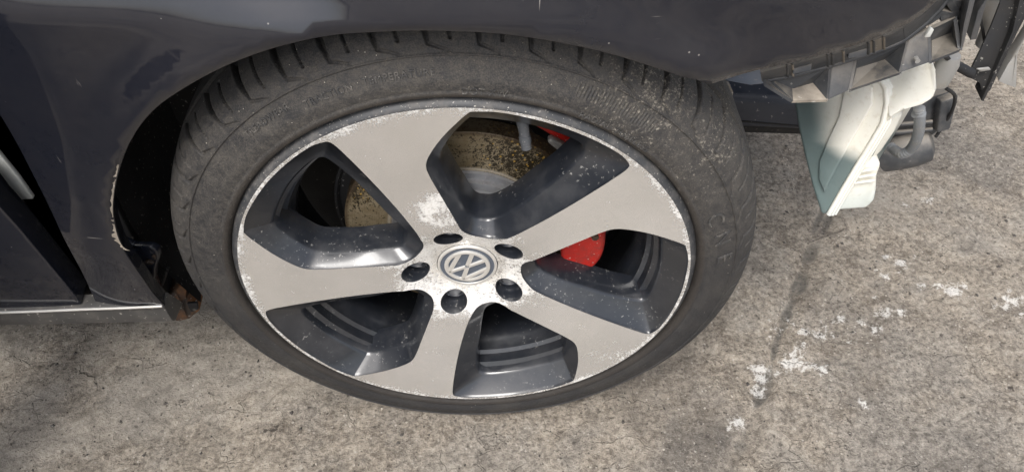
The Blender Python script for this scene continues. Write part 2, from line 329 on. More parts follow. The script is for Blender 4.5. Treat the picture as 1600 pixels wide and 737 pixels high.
# ---------------------------------------------------------------- ground
def axis(a, b, step, far):
    c = list(np.arange(a, b, step)); s = step; v = c[-1]; hi = []
    while v < far: s *= 1.35; v += s; hi.append(v)
    s = step; v = c[0]; lo = []
    while v > -far: s *= 1.35; v -= s; lo.append(v)
    return np.array(lo[::-1]+c+hi)
gx = axis(-1.15, 1.45, .0058, 300); gy = axis(-.30, 1.45, .0062, 300); nx, ny = len(gx), len(gy)
X, Y = np.meshgrid(gx, gy); X = X.ravel(); Y = Y.ravel()
def vnoise(x, y, f, seed):
    r = np.random.default_rng(seed).random((256, 256)); xf = x*f; yf = y*f
    i = np.floor(xf).astype(int); j = np.floor(yf).astype(int); u = xf-i; v = yf-j; u = u*u*(3-2*u); v = v*v*(3-2*v)
    g = lambda a, b: r[a % 256, b % 256]
    return (g(i, j)*(1-u)+g(i+1, j)*u)*(1-v)+(g(i, j+1)*(1-u)+g(i+1, j+1)*u)*v - .5
near = ((X > -1.3) & (X < 1.6) & (Y > -.4) & (Y < 1.6)).astype(float)
Z = near*(vnoise(X, Y, 9, 1)*.004 + vnoise(X, Y, 27, 2)*.0035 + vnoise(X, Y, 66, 3)*.0042 + vnoise(X, Y, 118, 5)*.0034)
SEAM = [(1345, 190), (1322, 255), (1300, 310), (1272, 380), (1240, 470), (1215, 530), (1195, 600), (1150, 712), (1120, 790)]
sp = [atz(a, b, 0) for a, b in SEAM]
d = np.full(len(X), 9.)
for a, b in zip(sp[:-1], sp[1:]):
    ax, ay, bx, by = a.x, a.y, b.x, b.y; L = (bx-ax)**2+(by-ay)**2
    t = np.clip(((X-ax)*(bx-ax)+(Y-ay)*(by-ay))/L, 0, 1); d = np.minimum(d, np.hypot(X-ax-t*(bx-ax), Y-ay-t*(by-ay)))
wob = vnoise(X, Y, 22, 9)*.012
seam = np.exp(-((d+wob*1.4)/.0085)**2)*np.clip(.66+1.3*vnoise(X, Y, 8, 31)+.8*vnoise(X, Y, 30, 33), 0, 1); Z -= np.clip(seam, 0, 1)*.006*near
PAINTPX = [(1407, 410, 12), (1383, 434, 11), (1488, 455, 15), (1462, 449, 9), (1440, 447, 7), (1378, 490, 15), (1367, 511, 10), (1409, 489, 9), (1310, 500, 10), (1213, 510, 11), (1257, 520, 12), (1283, 523, 10), (1252, 541, 12),
           (1236, 567, 16), (1240, 556, 12), (1186, 576, 14), (1189, 591, 11), (1184, 612, 10), (1152, 660, 13), (1328, 534, 10), (1588, 473, 14), (1596, 490, 10), (1551, 478, 8), (1349, 631, 8), (1575, 478, 10), (1450, 315, 10), (1415, 318, 10), (1283, 577, 7), (1208, 527, 7), (1300, 545, 8), (1385, 400, 7)]
paint = np.zeros(len(X)); PAINTPX = [q for p_ in PAINTPX for q in [p_]+[(p_[0]+random.gauss(0, p_[2]*1.15), p_[1]+random.gauss(0, p_[2]*.8), p_[2]*random.uniform(.22, .5)) for _ in range(5)]]
for px, py, r in PAINTPX:
    c = atz(px, py, 0); rr = r*.00082; paint = np.maximum(paint, .74*np.exp(-(((X-c.x)**2*.75+(Y-c.y)**2*1.2)/(rr*rr*1.6))))
k = np.arange(nx*ny).reshape(ny, nx)
gf = np.stack([k[:-1, :-1], k[:-1, 1:], k[1:, 1:], k[1:, :-1]], -1).reshape(-1, 4)
me = bpy.data.meshes.new('ground'); me.vertices.add(len(X)); me.vertices.foreach_set('co', np.stack([X, Y, Z], 1).ravel().astype(np.float32))
me.loops.add(len(gf)*4); me.loops.foreach_set('vertex_index', gf.ravel().astype(np.int32)); me.polygons.add(len(gf)); me.polygons.foreach_set('loop_start', np.arange(0, len(gf)*4, 4, dtype=np.int32))
me.polygons.foreach_set('use_smooth', np.ones(len(gf), bool)); me.update(calc_edges=True); me.materials.append(GROUND)
for nm, arr in (('seam', seam), ('paint', paint)):
    at_ = me.attributes.new(nm, 'FLOAT', 'POINT'); at_.data.foreach_set('value', arr.astype(np.float32))
ground = bpy.data.objects.new('ground', me); COL.objects.link(ground); ground['kind'] = 'structure'; ground['label'] = 'weathered brown grey concrete yard with cracks and white paint splashes'

# ---------------------------------------------------------------- the car
car = empty('car'); car['category'] = 'car'
car['label'] = 'dark navy black hatchback stripped of its front bumper, alloy wheel on the yard'
wheel = empty('wheel', car, (0, 0, G)); wheel['label'] = 'five spoke machined silver and gunmetal alloy wheel with worn tyre'

# --- rim
def dish(r): r = np.asarray(r, float); return np.where(r < .075, .010+(.075-r)/.042*.018, .010*(1-(r-.075)/.163))
L0 = [(85.8, .2335), (79.5, .2350), (69, .2342), (60, .2342), (52.5, .2345), (48.7, .2325), (47.0, .227), (46.7, .205), (46.9, .170), (47.7, .135), (49.5, .105), (52.5, .082), (57, .069), (64, .061), (74, .0585), (84, .061), (91, .071), (95.5, .095), (98.5, .125), (100.3, .157), (100, .172), (97.5, .186), (93.5, .204), (89.8, .220), (87.3, .231)]
L1 = [(86, .2105), (80, .211), (71, .212), (63.5, .2122), (58.5, .2118), (56.2, .209), (55.3, .204), (55, .190), (55.3, .165), (57, .137), (59.3, .112), (62.5, .092), (66, .081), (70.5, .0755), (75.5, .074), (81, .0745), (86.5, .082), (91, .102), (95.3, .128), (97.2, .153), (96.8, .166), (94.5, .178), (91.5, .192), (89, .2025), (87.3, .209)]
pol = lambda L: np.array([(r*math.cos(math.radians(a)), r*math.sin(math.radians(a))) for a, r in L])
o0 = spline(pol(L0), 7, True); o1 = spline(pol(L1), 7, True); nw_ = len(o0); cen = o1.mean(0)
rot = lambda P, a: np.stack([P[:, 0]*math.cos(a)-P[:, 1]*math.sin(a), P[:, 0]*math.sin(a)+P[:, 1]*math.cos(a)], 1)
circ = lambda cx, cz, r, n: np.array([(cx+r*math.cos(2*math.pi*i/n), cz+r*math.sin(2*math.pi*i/n)) for i in range(n)])
RF = .2375
wins = [rot(o0, 2*math.pi*i/5) for i in range(5)]
lugc = [(.056*math.cos(math.radians(36+72*i)), .056*math.sin(math.radians(36+72*i))) for i in range(5)]
lugs = [circ(cx, cz, .0152, 32) for cx, cz in lugc]
hubh = circ(0, 0, .0335, 64)
pts = []
for r in np.arange(.037, .2355, .0055):
    n = max(12, int(2*math.pi*r/.0055)); pts += [(r*math.cos(2*math.pi*(i+(r*1e4 % 2)/2)/n), r*math.sin(2*math.pi*(i+(r*1e4 % 2)/2)/n)) for i in range(n)]
pts = np.array(pts); keep = np.ones(len(pts), bool)
for h in wins+lugs:
    keep &= ~inside(pts, h); dd = np.min(np.hypot(pts[:, None, 0]-h[None, :, 0], pts[:, None, 1]-h[None, :, 1]), 1); keep &= dd > .0022
fv, ff = cdt(circ(0, 0, RF, 256), wins+lugs+[hubh], pts[keep])
fr = np.hypot(fv[:, 0], fv[:, 1]); V = [(a, float(y), b) for (a, b), y in zip(fv, dish(fr))]; F = [list(f) for f in ff]
face = fixn(mk('rim_face', V, F, SILVER, wheel, True))
face['label'] = 'machined silver spoke face with white corrosion blooms'
# normals must face outwards (-y)
if sum(p.normal.y for p in face.data.polygons) > 0: face.data.flip_normals()

V, F = [], []
def ring(P, y):
    b = len(V); y = np.broadcast_to(y, (len(P),)); V.extend([(float(a), float(t), float(c)) for (a, c), t in zip(P, y)]); return b
def bridge(a, b, n):
    for i in range(n): F.append([a+i, a+(i+1) % n, b+(i+1) % n, b+i])
r0 = np.hypot(o0[:, 0], o0[:, 1]); r1 = np.hypot(o1[:, 0], o1[:, 1])
y0 = dish(r0); y1 = .021+.006*sstep(.12, .07, r1)
inw = (cen-o0); inw /= np.linalg.norm(inw, axis=1)[:, None]
o0a = o0+inw*.0006; o0b = o0+inw*.0022; o1a = o1+(o0-o1)*.06
o2 = o1+(cen-o1)/np.linalg.norm(cen-o1, axis=1)[:, None]*.0018; o3 = o2+(cen-o2)/np.linalg.norm(cen-o2, axis=1)[:, None]*.003
for i in range(5):
    a = 2*math.pi*i/5
    rs = [ring(rot(o0, a), y0), ring(rot(o0a, a), y0+.0014), ring(rot(o0b, a), y0+.0036), ring(rot(o1a, a), y1-.0012), ring(rot(o1, a), y1), ring(rot(o2, a), y1+.003), ring(rot(o3, a), y1+.034)]
    for p_, q_ in zip(rs[:-1], rs[1:]): bridge(p_, q_, nw_)
for (cx, cz), h in zip(lugc, lugs):                     # bolt wells
    hr = np.hypot(h[:, 0], h[:, 1]); hc = circ(cx, cz, .0152, 32)
    rs = [ring(h, dish(hr)), ring(circ(cx, cz, .0147, 32), dish(hr)+.001), ring(circ(cx, cz, .0135, 32), .036), ring(circ(cx, cz, .0095, 32), .040), ring(circ(cx, cz, .0001, 32), .040)]
    for p_, q_ in zip(rs[:-1], rs[1:]): bridge(p_, q_, 32)
pk = fixn(mk('rim_pocket_lining', V, F, GUN, wheel, True)); pk['label'] = 'gunmetal painted spoke pockets and bolt wells'
m2 = pk.modifiers.new('edge', 'EDGE_SPLIT'); m2.split_angle = math.radians(38)
rim_lip = lathe('rim_lip', [(RF, .0002), (.2385, .0004), (.2405, .0018), (.2432, .0050), (.2450, .0088), (.2452, .012), (.240, .016)], 256, LIPM, wheel)
barrel = lathe('rim_barrel', [(.2110, .0225), (.2095, .031), (.2040, .0345), (.2030, .046), (.1985, .0495), (.1960, .064), (.1935, .067), (.1925, .088), (.200, .100), (.206, .150), (.216, .160), (.218, .185), (.236, .190), (.243, .196)], 192, GUN, wheel)
lathe('hub_pad', [(.0335, .0275), (.0335, .05), (.072, .05), (.072, .062), (.0, .062)], 64, GUN, wheel)
for i, (cx, cz) in enumerate(lugc):
    hexa = [(cx+.0088*math.cos(math.pi*k/3+i), .0335, cz+.0088*math.sin(math.pi*k/3+i)) for k in range(6)]
    prism('wheel_bolt', hexa, (0, .010, 0), STEEL, wheel, .0012)
# --- centre cap and emblem
CY = .0262
cap = lathe('centre_cap', [(0, CY-.0006), (.012, CY-.0005), (.0295, CY), (.0300, CY-.0011), (.0318, CY-.0011), (.0327, CY), (.0327, .036)], 96, [LOGOB, CHROME], wheel)
for p_ in cap.data.polygons:
    if math.hypot(p_.center.x, p_.center.z) > .0297: p_.material_index = 1
def emblem():
    up = math.radians(50); ux, uz = math.cos(up), math.sin(up); rx, rz = uz, -ux; R = .0243
    mp = lambda a, b: (rx*a*R+ux*b*R, rz*a*R+uz*b*R)
    V, F = [], []
    def bar(p, q, wd):
        p = np.array(p); q = np.array(q); t = (q-p)/np.linalg.norm(q-p); n = np.array((-t[1], t[0]))*wd/2; b = len(V)
        for (s, y) in ((1, CY-.0001), (1, CY-.0016), (.62, CY-.0022)):
            for e in (p-n*s, q-n*s, q+n*s, p+n*s): x, z = mp(*e); V.append((x, y, z))
        for l in (0, 4):
            for i in range(4): F.append([b+l+i, b+l+(i+1) % 4, b+l+4+(i+1) % 4, b+l+4+i])
        F.append([b+8, b+9, b+10, b+11])
    wd = .20
    bar((-.37, .86), (-.035, .06), wd); bar((.37, .86), (.035, .06), wd)
    bar((-.80, .50), (-.40, -.86), wd); bar((.80, .50), (.40, -.86), wd)
    bar((-.40, -.84), (-.04, -.06), wd); bar((.40, -.84), (.04, -.06), wd)
    o = fixn(mk('emblem_letters', V, F, CHROME, wheel)); o['label'] = 'satin chrome V over W emblem strokes'
    lathe('emblem_ring', [(.0205, CY), (.0207, CY-.0017), (.0218, CY-.0023), (.0240, CY-.0023), (.0250, CY-.0016), (.0252, CY)], 96, CHROME, wheel)
emblem()
# --- valve
va = math.radians(73); dirv = np.array((math.cos(va), math.sin(va)))
vp = lambda r, y: (dirv[0]*r, y, dirv[1]*r)
tube('valve_stem', [(.0575+.0050*t, .034-.010*t, .203-.033*t) for t in (0, .2, .45, .62, .63, .8, .81, 1)], [.0062, .0058, .005, .0048, .0056, .0056, .005, .0047], VALVE, wheel, 20)

# --- tyre
PR = [(.2400, .020), (.2438, .0125), (.2452, .0060), (.2470, .0018), (.2495, .0002), (.2525, .0000), (.2545, .0010), (.2560, .0006), (.2640, .0006), (.2720, .0030), (.2800, .0058), (.2840, .0073), (.2849, .0076), (.2855, .0064), (.2864, .0066), (.2870, .0084), (.2886, .0093), (.2895, .0098), (.2950, .0130), (.3010, .0180), (.3060, .0245), (.3100, .0330), (.3135, .0450), (.3160, .0600), (.3180, .0850), (.3185, .1080)]
prof = spline(PR, 5); back = [(r, .216-y) for r, y in PR[::-1][1:]]
fr_ = prof; dm = np.r_[0, np.cumsum(np.hypot(*np.diff(fr_, axis=0).T))]; _sh0 = np.interp(.2835, fr_[:, 0], dm); vv = np.r_[np.arange(0, _sh0, .0014), np.arange(_sh0, _sh0+.062, .00075), np.arange(_sh0+.062, dm[-1], .0016)]; fr_ = np.stack([np.interp(vv, dm, fr_[:, 0]), np.interp(vv, dm, fr_[:, 1])], 1)
M = len(fr_); PITCHN, PER = 44, 60; NT = PITCHN*PER
tang = np.gradient(fr_, vv, axis=0); tang /= np.linalg.norm(tang, axis=1)[:, None]; nrm = np.stack([tang[:, 1]*-1, tang[:, 0]], 1)   # inward-ish, fixed below
nrm = np.where((nrm[:, :1]*tang[:, 1:] > 0), nrm, nrm)
inn = np.stack([-tang[:, 1], tang[:, 0]], 1)          # (dr, dy) turned towards the tyre's inside
cellw = 2*math.pi*.31/PITCHN; u = (np.arange(PER)/PER)*cellw
sh = np.interp(.2935, fr_[:, 0], vv)                   # arclength of the shoulder line
def segd(U, Vv, a, b):
    L = (b[0]-a[0])**2+(b[1]-a[1])**2; t = np.clip(((U-a[0])*(b[0]-a[0])+(Vv-a[1])*(b[1]-a[1]))/L, 0, 1)
    return np.hypot(U-a[0]-t*(b[0]-a[0]), Vv-a[1]-t*(b[1]-a[1])), t
U, VV = np.meshgrid(u, vv-sh, indexing='ij'); dep = np.zeros_like(U)
for off in (-2, -1, 0, 1, 2):
    uo = U+off*cellw
    for pa, pb, w0, w1, d0, d1 in (((.020, .000), (.0225, .014), .0014, .0025, .0035, .0065), ((.0225, .014), (.031, .052), .0026, .0038, .0065, .0080), ((.020, .000), (.002, -.0065), .0014, .0009, .0030, .0009), ((.001, .004), (.0085, .042), .0012, .0014, .004, .005)):
        dd, t = segd(uo, VV, pa, pb); hw = w0+(w1-w0)*t; dep = np.maximum(dep, (d0+(d1-d0)*t)*(1-sstep(hw*.85, hw*1.2, dd)))
for c0, hw in ((.056, .004), (.0985, .004)):
    dep = np.maximum(dep, .0065*(1-sstep(hw*.8, hw*1.2, np.abs(VV+sh-(sh+c0)))))
dep = np.tile(dep, (PITCHN, 1))                        # NT x M
th = 2*math.pi*np.arange(NT)/NT
rr = fr_[None, :, 0]+inn[None, :, 0]*dep; yy = fr_[None, :, 1]+inn[None, :, 1]*dep
# serrated flash band on the upper sidewall
ta = np.degrees(th)[:, None]; band = ((ta > 50) & (ta < 68)) & (fr_[None, :, 0] > .268) & (fr_[None, :, 0] < .279)
yy = yy+band*.0006*np.sin(th*520)[:, None]
bk = np.array(spline(back, 3)); RR = np.concatenate([rr, np.repeat(bk[None, :, 0], NT, 0)], 1); YY = np.concatenate([yy, np.repeat(bk[None, :, 1], NT, 0)], 1); MM = RR.shape[1]
TX = RR*np.cos(th)[:, None]; TZ = RR*np.sin(th)[:, None]
low = np.clip(-TZ-G+.004, 0, None); TZ = np.maximum(TZ, -G-.001)
bul = sstep(-.20, -.29, TZ)*sstep(.25, .27, RR)*(1-sstep(.285, .30, RR)); YY = YY-bul*.002*np.where(YY < .1, 1, -1)
k = np.arange(NT*MM).reshape(NT, MM); k2 = np.roll(k, -1, 0)
tf = np.stack([k[:, :-1], k[:, 1:], k2[:, 1:], k2[:, :-1]], -1).reshape(-1, 4)
me = bpy.data.meshes.new('tyre'); me.vertices.add(NT*MM); me.vertices.foreach_set('co', np.stack([TX, YY, TZ], -1).ravel().astype(np.float32))
me.loops.add(len(tf)*4); me.loops.foreach_set('vertex_index', tf.ravel().astype(np.int32)); me.polygons.add(len(tf)); me.polygons.foreach_set('loop_start', np.arange(0, len(tf)*4, 4, dtype=np.int32))
me.polygons.foreach_set('use_smooth', np.ones(len(tf), bool)); me.update(calc_edges=True); me.materials.append(RUBBER)
tyre = bpy.data.objects.new('tyre', me); COL.objects.link(tyre); tyre.parent = wheel; tyre['label'] = 'dusty black low profile tyre with dried mud on its upper shoulder'
def side_y(r): return float(np.interp(r, fr_[3:, 0], fr_[3:, 1]))
def letters(txt, ang, r, size, h=.0011):               # raised lettering bent round the sidewall, reading clockwise
    cu = bpy.data.curves.new('t', 'FONT'); cu.body = txt; cu.size = size; cu.align_x = 'CENTER'; cu.resolution_u = 3; cu.space_character = 1.12
    ob = bpy.data.objects.new('t', cu); COL.objects.link(ob); dg = bpy.context.evaluated_depsgraph_get(); dg.update(); me = bpy.data.meshes.new_from_object(ob.evaluated_get(dg)); bpy.data.objects.remove(ob); bpy.data.curves.remove(cu)
    bm = bmesh.new(); bm.from_mesh(me); bmesh.ops.subdivide_edges(bm, edges=[e for e in bm.edges if e.calc_length() > size*.3], cuts=1); bmesh.ops.triangulate(bm, faces=bm.faces)
    ex = bmesh.ops.extrude_face_region(bm, geom=bm.faces[:]); up_ = set(g for g in ex['geom'] if isinstance(g, bmesh.types.BMVert))
    for v in bm.verts:
        a = math.radians(ang)-v.co.x/r; q = r+v.co.y; y = side_y(q)-(h if v in up_ else -.0005); v.co = Vector((q*math.cos(a), y, q*math.sin(a)))
    bmesh.ops.recalc_face_normals(bm, faces=bm.faces); bm.to_mesh(me); bm.free(); me.materials.append(LETTER)
    o = bpy.data.objects.new('sidewall_lettering', me); COL.objects.link(o); o.parent = wheel; return o
for txt, px, py, size in (('TREADWEAR', 415, 187, .0085), ('TRACTION', 512, 146, .0085), ('TEMPERATURE', 622, 116, .0085), ('DOT XW', 757, 139, .0085), ('RADIAL', 930, 183, .0085), ('TUBELESS', 987, 213, .0085)):
    q = at(px, py, .004); letters(txt, math.degrees(math.atan2(q.z-G, q.x)), math.hypot(q.x, q.z-G)-size*.35, size)
for ch, px, py in (('C', 1118, 340), ('N', 1129, 371), ('E', 1132, 402)):
    q = at(px, py, .004); letters(ch, math.degrees(math.atan2(q.z-G, q.x)), math.hypot(q.x, q.z-G)-.008, .024, .0012)

# --- brake
BY = .084
bd = empty('brake_disc', car, (0, 0, G))
lathe('friction_ring', [(.088, BY), (.1395, BY), (.1405, BY+.001), (.1405, BY+.022), (.088, BY+.022)], 128, DISC, bd, close=True)
lathe('disc_hat', [(.0, BY-.020), (.066, BY-.020), (.070, BY-.018), (.0715, BY-.012), (.079, BY-.010), (.0805, BY-.004), (.0865, BY-.003), (.0885, BY+.001), (.0885, BY+.02)], 96, STEEL, bd)
lathe('dust_shield', [(.06, BY+.036), (.150, BY+.036), (.153, BY+.030), (.156, BY+.030), (.156, BY+.039), (.06, BY+.039)], 96, BLACK, bd, 60, 330)
cal = empty('brake_caliper', car, (0, 0, G))
def arc(name, r0_, r1_, ya, yb, a0, a1, mat, bev=.004, taper=0):
    n = 16; V, F = [], []
    for i in range(n+1):
        t = i/n; a = math.radians(a0+(a1-a0)*t); e = taper*(abs(2*t-1)**4); q0 = r0_+e*(r1_-r0_)*.5; q1 = r1_-e*(r1_-r0_)*.35
        for r, y in ((q0, ya), (q1, ya), (q1, yb), (q0, yb)): V.append((r*math.cos(a), y, r*math.sin(a)))
    for i in range(n):
        for j in range(4): F.append([i*4+j, i*4+(j+1) % 4, i*4+4+(j+1) % 4, i*4+4+j])
    F += [[0, 1, 2, 3], [n*4+j for j in (3, 2, 1, 0)]]
    return bevel(fixn(mk(name, V, F, mat, cal)), bev, 3, 40)
arc('caliper_body', .104, .154, .052, .078, -18, 28, RED, .012, .55)
arc('caliper_bridge', .143, .157, .074, .130, -14, 36, RED, .004)
arc('carrier_frame', .153, .167, .096, .116, 20, 64, RED, .005, .5)
arc('worn_lug', .147, .157, .088, .098, 28, 55, GREYM, .003, .5)
for a, r_ in ((10, .142),):
    q = Vector((r_*math.cos(math.radians(a)), 0, r_*math.sin(math.radians(a)))); tube('caliper_boss', [q+Vector((0, .052, 0)), q+Vector((0, .0475, 0)), q+Vector((0, .0465, 0))], [.0085, .008, .0065], RED, cal, 18); tube('caliper_bolt', [q+Vector((0, .047, 0)), q+Vector((0, .0425, 0))], .0042, RUST, cal, 6)
arc('brake_pad', .096, .138, .077, .083, -12, 28, RUST, .001)
for a in (-14.5, 26):
    q = Vector((.138*math.cos(math.radians(a)), 0, .138*math.sin(math.radians(a))-.012)); tube('guide_pin', [q+Vector((0, .06, 0)), q+Vector((0, .06, -.012))], .0045, RED, cal, 12)
kn = empty('suspension_knuckle', car, (0, 0, G))
tube('strut_tube', [(-.02, .20, .02), (-.035, .205, .20), (-.05, .21, .42)], [.034, .030, .030], BLACK, kn, 20)
prism('knuckle_casting', [(-.14, .150, -.05), (-.10, .150, -.09), (.07, .150, -.10), (.09, .150, .03), (.03, .150, .12), (-.09, .150, .145), (-.135, .150, .08)], (0, .05, 0), RUST, kn, .01, 3)
tube('tie_rod', [(-.13, .17, .10), (-.16, .26, .09), (-.15, .5, .08)], .012, BLACK, kn)
tube('brake_hose', [Vector(t) for t in spline([(-.15, .2, .12), (-.17, .17, .11), (-.165, .165, .06), (-.12, .17, .03)], 8)], .006, BLACK, kn)

# --- body side
bz = np.array([-.30, -.16, -.10, .0, .10, .20, .30, .36, .45, .55, .62, .68]); by = np.array([.08, .045, .030, .014, .003, -.008, -.020, -.024, -.016, .020, .075, .150])
bzs = np.linspace(-.30, .68, 400); _s = spline(np.stack([bz, by], 1), 30); bys = np.interp(bzs, _s[:, 0], _s[:, 1])
def body_y(x, z):                                      # z measured from the ground
    x = np.asarray(x, float); z = np.asarray(z, float)
    zc = z-G-.322-.10*np.clip(-x-.22, 0, None)+.25*np.clip(x+.15, 0, None)
    bulge = .0125*sstep(-.40, -.30, x)*(1-sstep(-.11, -.03, x))*sstep(0, .045, zc)       # shoulder over the arch, tilted up to make a bright sky reflection
    dent = .0012*vnoise(x+3, z+3, 6.3, 21)+.0003*vnoise(x+3, z+3, 17, 22)
    return bulge + dent + np.interp(z-G, bzs, bys) + .34*np.clip(np.asarray(x)-.10, 0, None)**2 + .05*np.clip(-np.asarray(x)-.55, 0, None)**2
def on_body(px, py, off=0.):
    y = 0.
    for _ in range(60):
        q = at(px, py, y); y += .5*(float(body_y(q.x, q.z))+off-y)
    return q
ARCH = [(256, 478), (238, 459), (222, 436), (205, 412), (192, 392), (184, 372), (178, 350), (175, 325), (178, 296), (186, 262), (200, 226), (222, 191), (252, 161), (300, 130), (350, 104), (400, 84), (450, 69), (500, 58), (570, 51), (640, 48), (740, 50), (800, 55), (860, 64), (920, 76), (960, 86), (1000, 98), (1040, 111), (1070, 121), (1087, 124)]
FRONT = [(1105, 123), (1140, 118), (1200, 106), (1265, 91), (1330, 73), (1380, 54), (1420, 36), (1447, 17), (1466, -2)]
def flf(x): return float(sstep(-.36, -.20, x))
arch3 = [on_body(*q, off=.010*(1-flf(on_body(*q).x))) for q in ARCH]; a2 = spline([(q.x, q.z) for q in arch3], 6)
f2 = spline([(on_body(*q, off=.010).x, on_body(*q, off=.010).z) for q in FRONT], 5)
DOORE = [(-60, 92), (-20, 150), (12, 200), (45, 260), (78, 325), (108, 388), (135, 440), (154, 480)]
d2 = spline([(on_body(*q, off=.0195).x, on_body(*q, off=.0195).z) for q in DOORE], 5)
top = [(.47, G+.50), (.42, G+.64), (.20, G+.665), (-.1, G+.675), (-.4, G+.68), (-.72, G+.68), (-.66, G+.52), (-.60, G+.43)]
sill_edge = [tuple((1-t)*d2[-1]+t*a2[0]) for t in (.75, .5, .25)]
outer = np.array(list(map(tuple, a2)) + list(map(tuple, f2)) + top + list(map(tuple, d2)) + sill_edge[::-1][::-1][::-1])
# sill_edge runs from the door gap to the arch foot
outer = np.array(list(map(tuple, a2)) + list(map(tuple, f2)) + top + list(map(tuple, d2)) + [tuple((1-t)*d2[-1]+t*a2[0]) for t in (.25, .5, .75)])
grid = np.array([(x, z) for x in np.arange(-.9, .6, .009) for z in np.arange(0, G+.7, .009)])
kk = inside(grid, outer); grid = grid[kk]; od = np.array(outer)
dense = np.concatenate([od[i]+(od[(i+1) % len(od)]-od[i])*np.linspace(0, 1, 8, endpoint=False)[:, None] for i in range(len(od))])
mind = np.array([np.min(np.hypot(dense[:, 0]-g[0], dense[:, 1]-g[1])) for g in grid]); grid = grid[mind > .005]
fv, ff = cdt(outer, [], grid)
na = len(a2)
lipd = np.array([np.min(np.hypot(a2[:, 0]-g[0], a2[:, 1]-g[1])) for g in fv])
def flare(dd): return -.010*np.exp(-(dd/.030)**2)
dsp = spline(d2, 8); dord = np.array([np.min(np.hypot(dsp[:, 0]-g[0], dsp[:, 1]-g[1])) for g in fv])
WR = .075+.018*vnoise(fv[:, 0]+2, fv[:, 1]+2, 14, 41)
roll = .27*np.clip(WR-dord, 0, None)**2/(2*WR)           # the panel rolls in towards the door gap, turned to reflect the open door
fy = body_y(fv[:, 0], fv[:, 1]) + flare(lipd)*sstep(-.36, -.20, fv[:, 0]) + roll + .010
V = [(a, float(y), b) for (a, b), y in zip(fv, fy)]; F = [list(f) for f in ff]
# rolled return flange round the arch and along the front edge
edge = np.concatenate([a2, f2]); key = {(round(float(a), 5), round(float(b), 5)): i for i, (a, b) in enumerate(fv)}
ids = [key.get((round(float(a), 5), round(float(b), 5))) for a, b in edge]
ids = [i if i is not None else int(np.argmin(np.hypot(fv[:, 0]-e[0], fv[:, 1]-e[1]))) for i, e in zip(ids, edge)]
cx0, cz0 = 0., G-.02
prev = ids
for dr, dy in ((.0008, .0012), (.0005, .003), (-.0015, .008), (-.004, .022)):
    cur = []
    for (a, b), i in zip(edge, ids):
        n = np.array((cx0-a, cz0-b)); n /= np.linalg.norm(n); V.append((a+n[0]*dr, V[i][1]+dy, b+n[1]*dr)); cur.append(len(V)-1)
    for j in range(len(edge)-1): F.append([prev[j], prev[j+1], cur[j+1], cur[j]])
    prev = cur
fender = fixn(mk('front_fender', V, F, PAINT, car, True)); fender['label'] = 'scuffed glossy dark front fender with chipped wheel arch edge'
if sum(p.normal.y for p in fender.data.polygons) > 0: fender.data.flip_normals()
# --- torn arch edge chips of bare filler
rp = spline([(186, 255), (180, 280), (177, 300), (175, 325), (178, 350), (184, 372), (192, 386), (204, 392)], 7); V, F = [], []
for i, (a, b) in enumerate(rp):                         # ragged band of bare filler where the lip has torn away
    wd = max(.25, random.gauss(2.0, 1.4))*(1.5 if b > 340 else 1.)
    V += [on_body(a+.9, b, off=-.0012), on_body(a-wd, b+random.uniform(-1, 1), off=-.0012), on_body(a-wd*.8, b, off=.0015), on_body(a+.9, b, off=.006)]
for i in range(len(rp)-1):
    if random.random() < .86: F += [[i*4+k, i*4+4+k, i*4+5+k, i*4+1+k] for k in range(3)]
o = fixn(mk('torn_arch_edge', V, F, DUSTY, car)); o['label'] = 'ragged strip of bare filler along the torn arch edge'

# --- wheel arch liner and engine bay walls (dark)
lin = lathe('arch_liner', [(.366, .095), (.375, .12), (.375, .30), (.16, .31)], 60, BLACK, car, 34, 206); lin.location = (-.025, 0, G+.01)
box('inner_wing', (-.46, .31, .03), (.30, .33, G+.60), SHADE, car)
box('side_member', (-2.2, .085, .12), (-.40, .16, .20), SHADE, car)
box('floor_pan', (-2.2, .16, .15), (-.44, 1.5, .22), SHADE, car)
box('bulkhead', (-.50, .10, .15), (-.46, 1.5, G+.62), SHADE, car)
bon = mk('bonnet', [(x, y, G+.675+.05*math.sin(min(1, (y-.14)/.5)*1.57)-.10*max(0, x)**2) for y in np.linspace(.146, 1.45, 14) for x in np.linspace(-.72, .5, 12)], [[j*12+i, j*12+i+1, j*12+13+i, j*12+12+i] for j in range(13) for i in range(11)], PAINT, car, True); solid(bon, .004)

# --- sill and door
SEC = [(y-.0125, z+.0165) for y, z in [(.068, -.0960), (.060, -.0967), (.0515, -.0980), (.0485, -.1000), (.0487, -.1025), (.0500, -.1050), (.0490, -.112), (.0500, -.129), (.056, -.136), (.085, -.139)]]
def sill_pts(x):
    return [(x, y+.05*max(0, -x-.55)**2, z+G-.006*min(1, max(0, (-x-.37)/.25))) for y, z in SEC]
q_end = at(255, 478, .036).x
xs = [q_end, -.42, -.5, -.6, -.75, -1.0, -1.4, -2.0]; V = []; F = []
for x in xs: V += sill_pts(x)
ns = len(SEC)
for i in range(len(xs)-1):
    for j in range(ns-1): F.append([i*ns+j, i*ns+j+1, (i+1)*ns+j+1, (i+1)*ns+j])
F.append(list(range(ns)))
sill = bevel(fixn(mk('sill', V, F, SILLM, car)), .0012, 2, 25); sill['label'] = 'dusty black sill, its edge highlight laid on as a bright strip'
strip = [at(255, 478, .035)+Vector((-.001, 0, 0)), at(190, 481, .035), at(128, 483, .035), at(60, 486, .035), at(0, 488, .035), at(-120, 493, .035)]
tube('sill_edge_highlight', strip, [.0017]*6, CHROME, car, 10)  # bright strip put in for the highlight along the sill edge
DE = [(-30, 288), (0, 325), (30, 358), (60, 394), (90, 430), (118, 464), (128, 477)]
de = [at(a, b, .040) for a, b in DE]
bot = [at(60, 482, .040), at(0, 485, .040)]
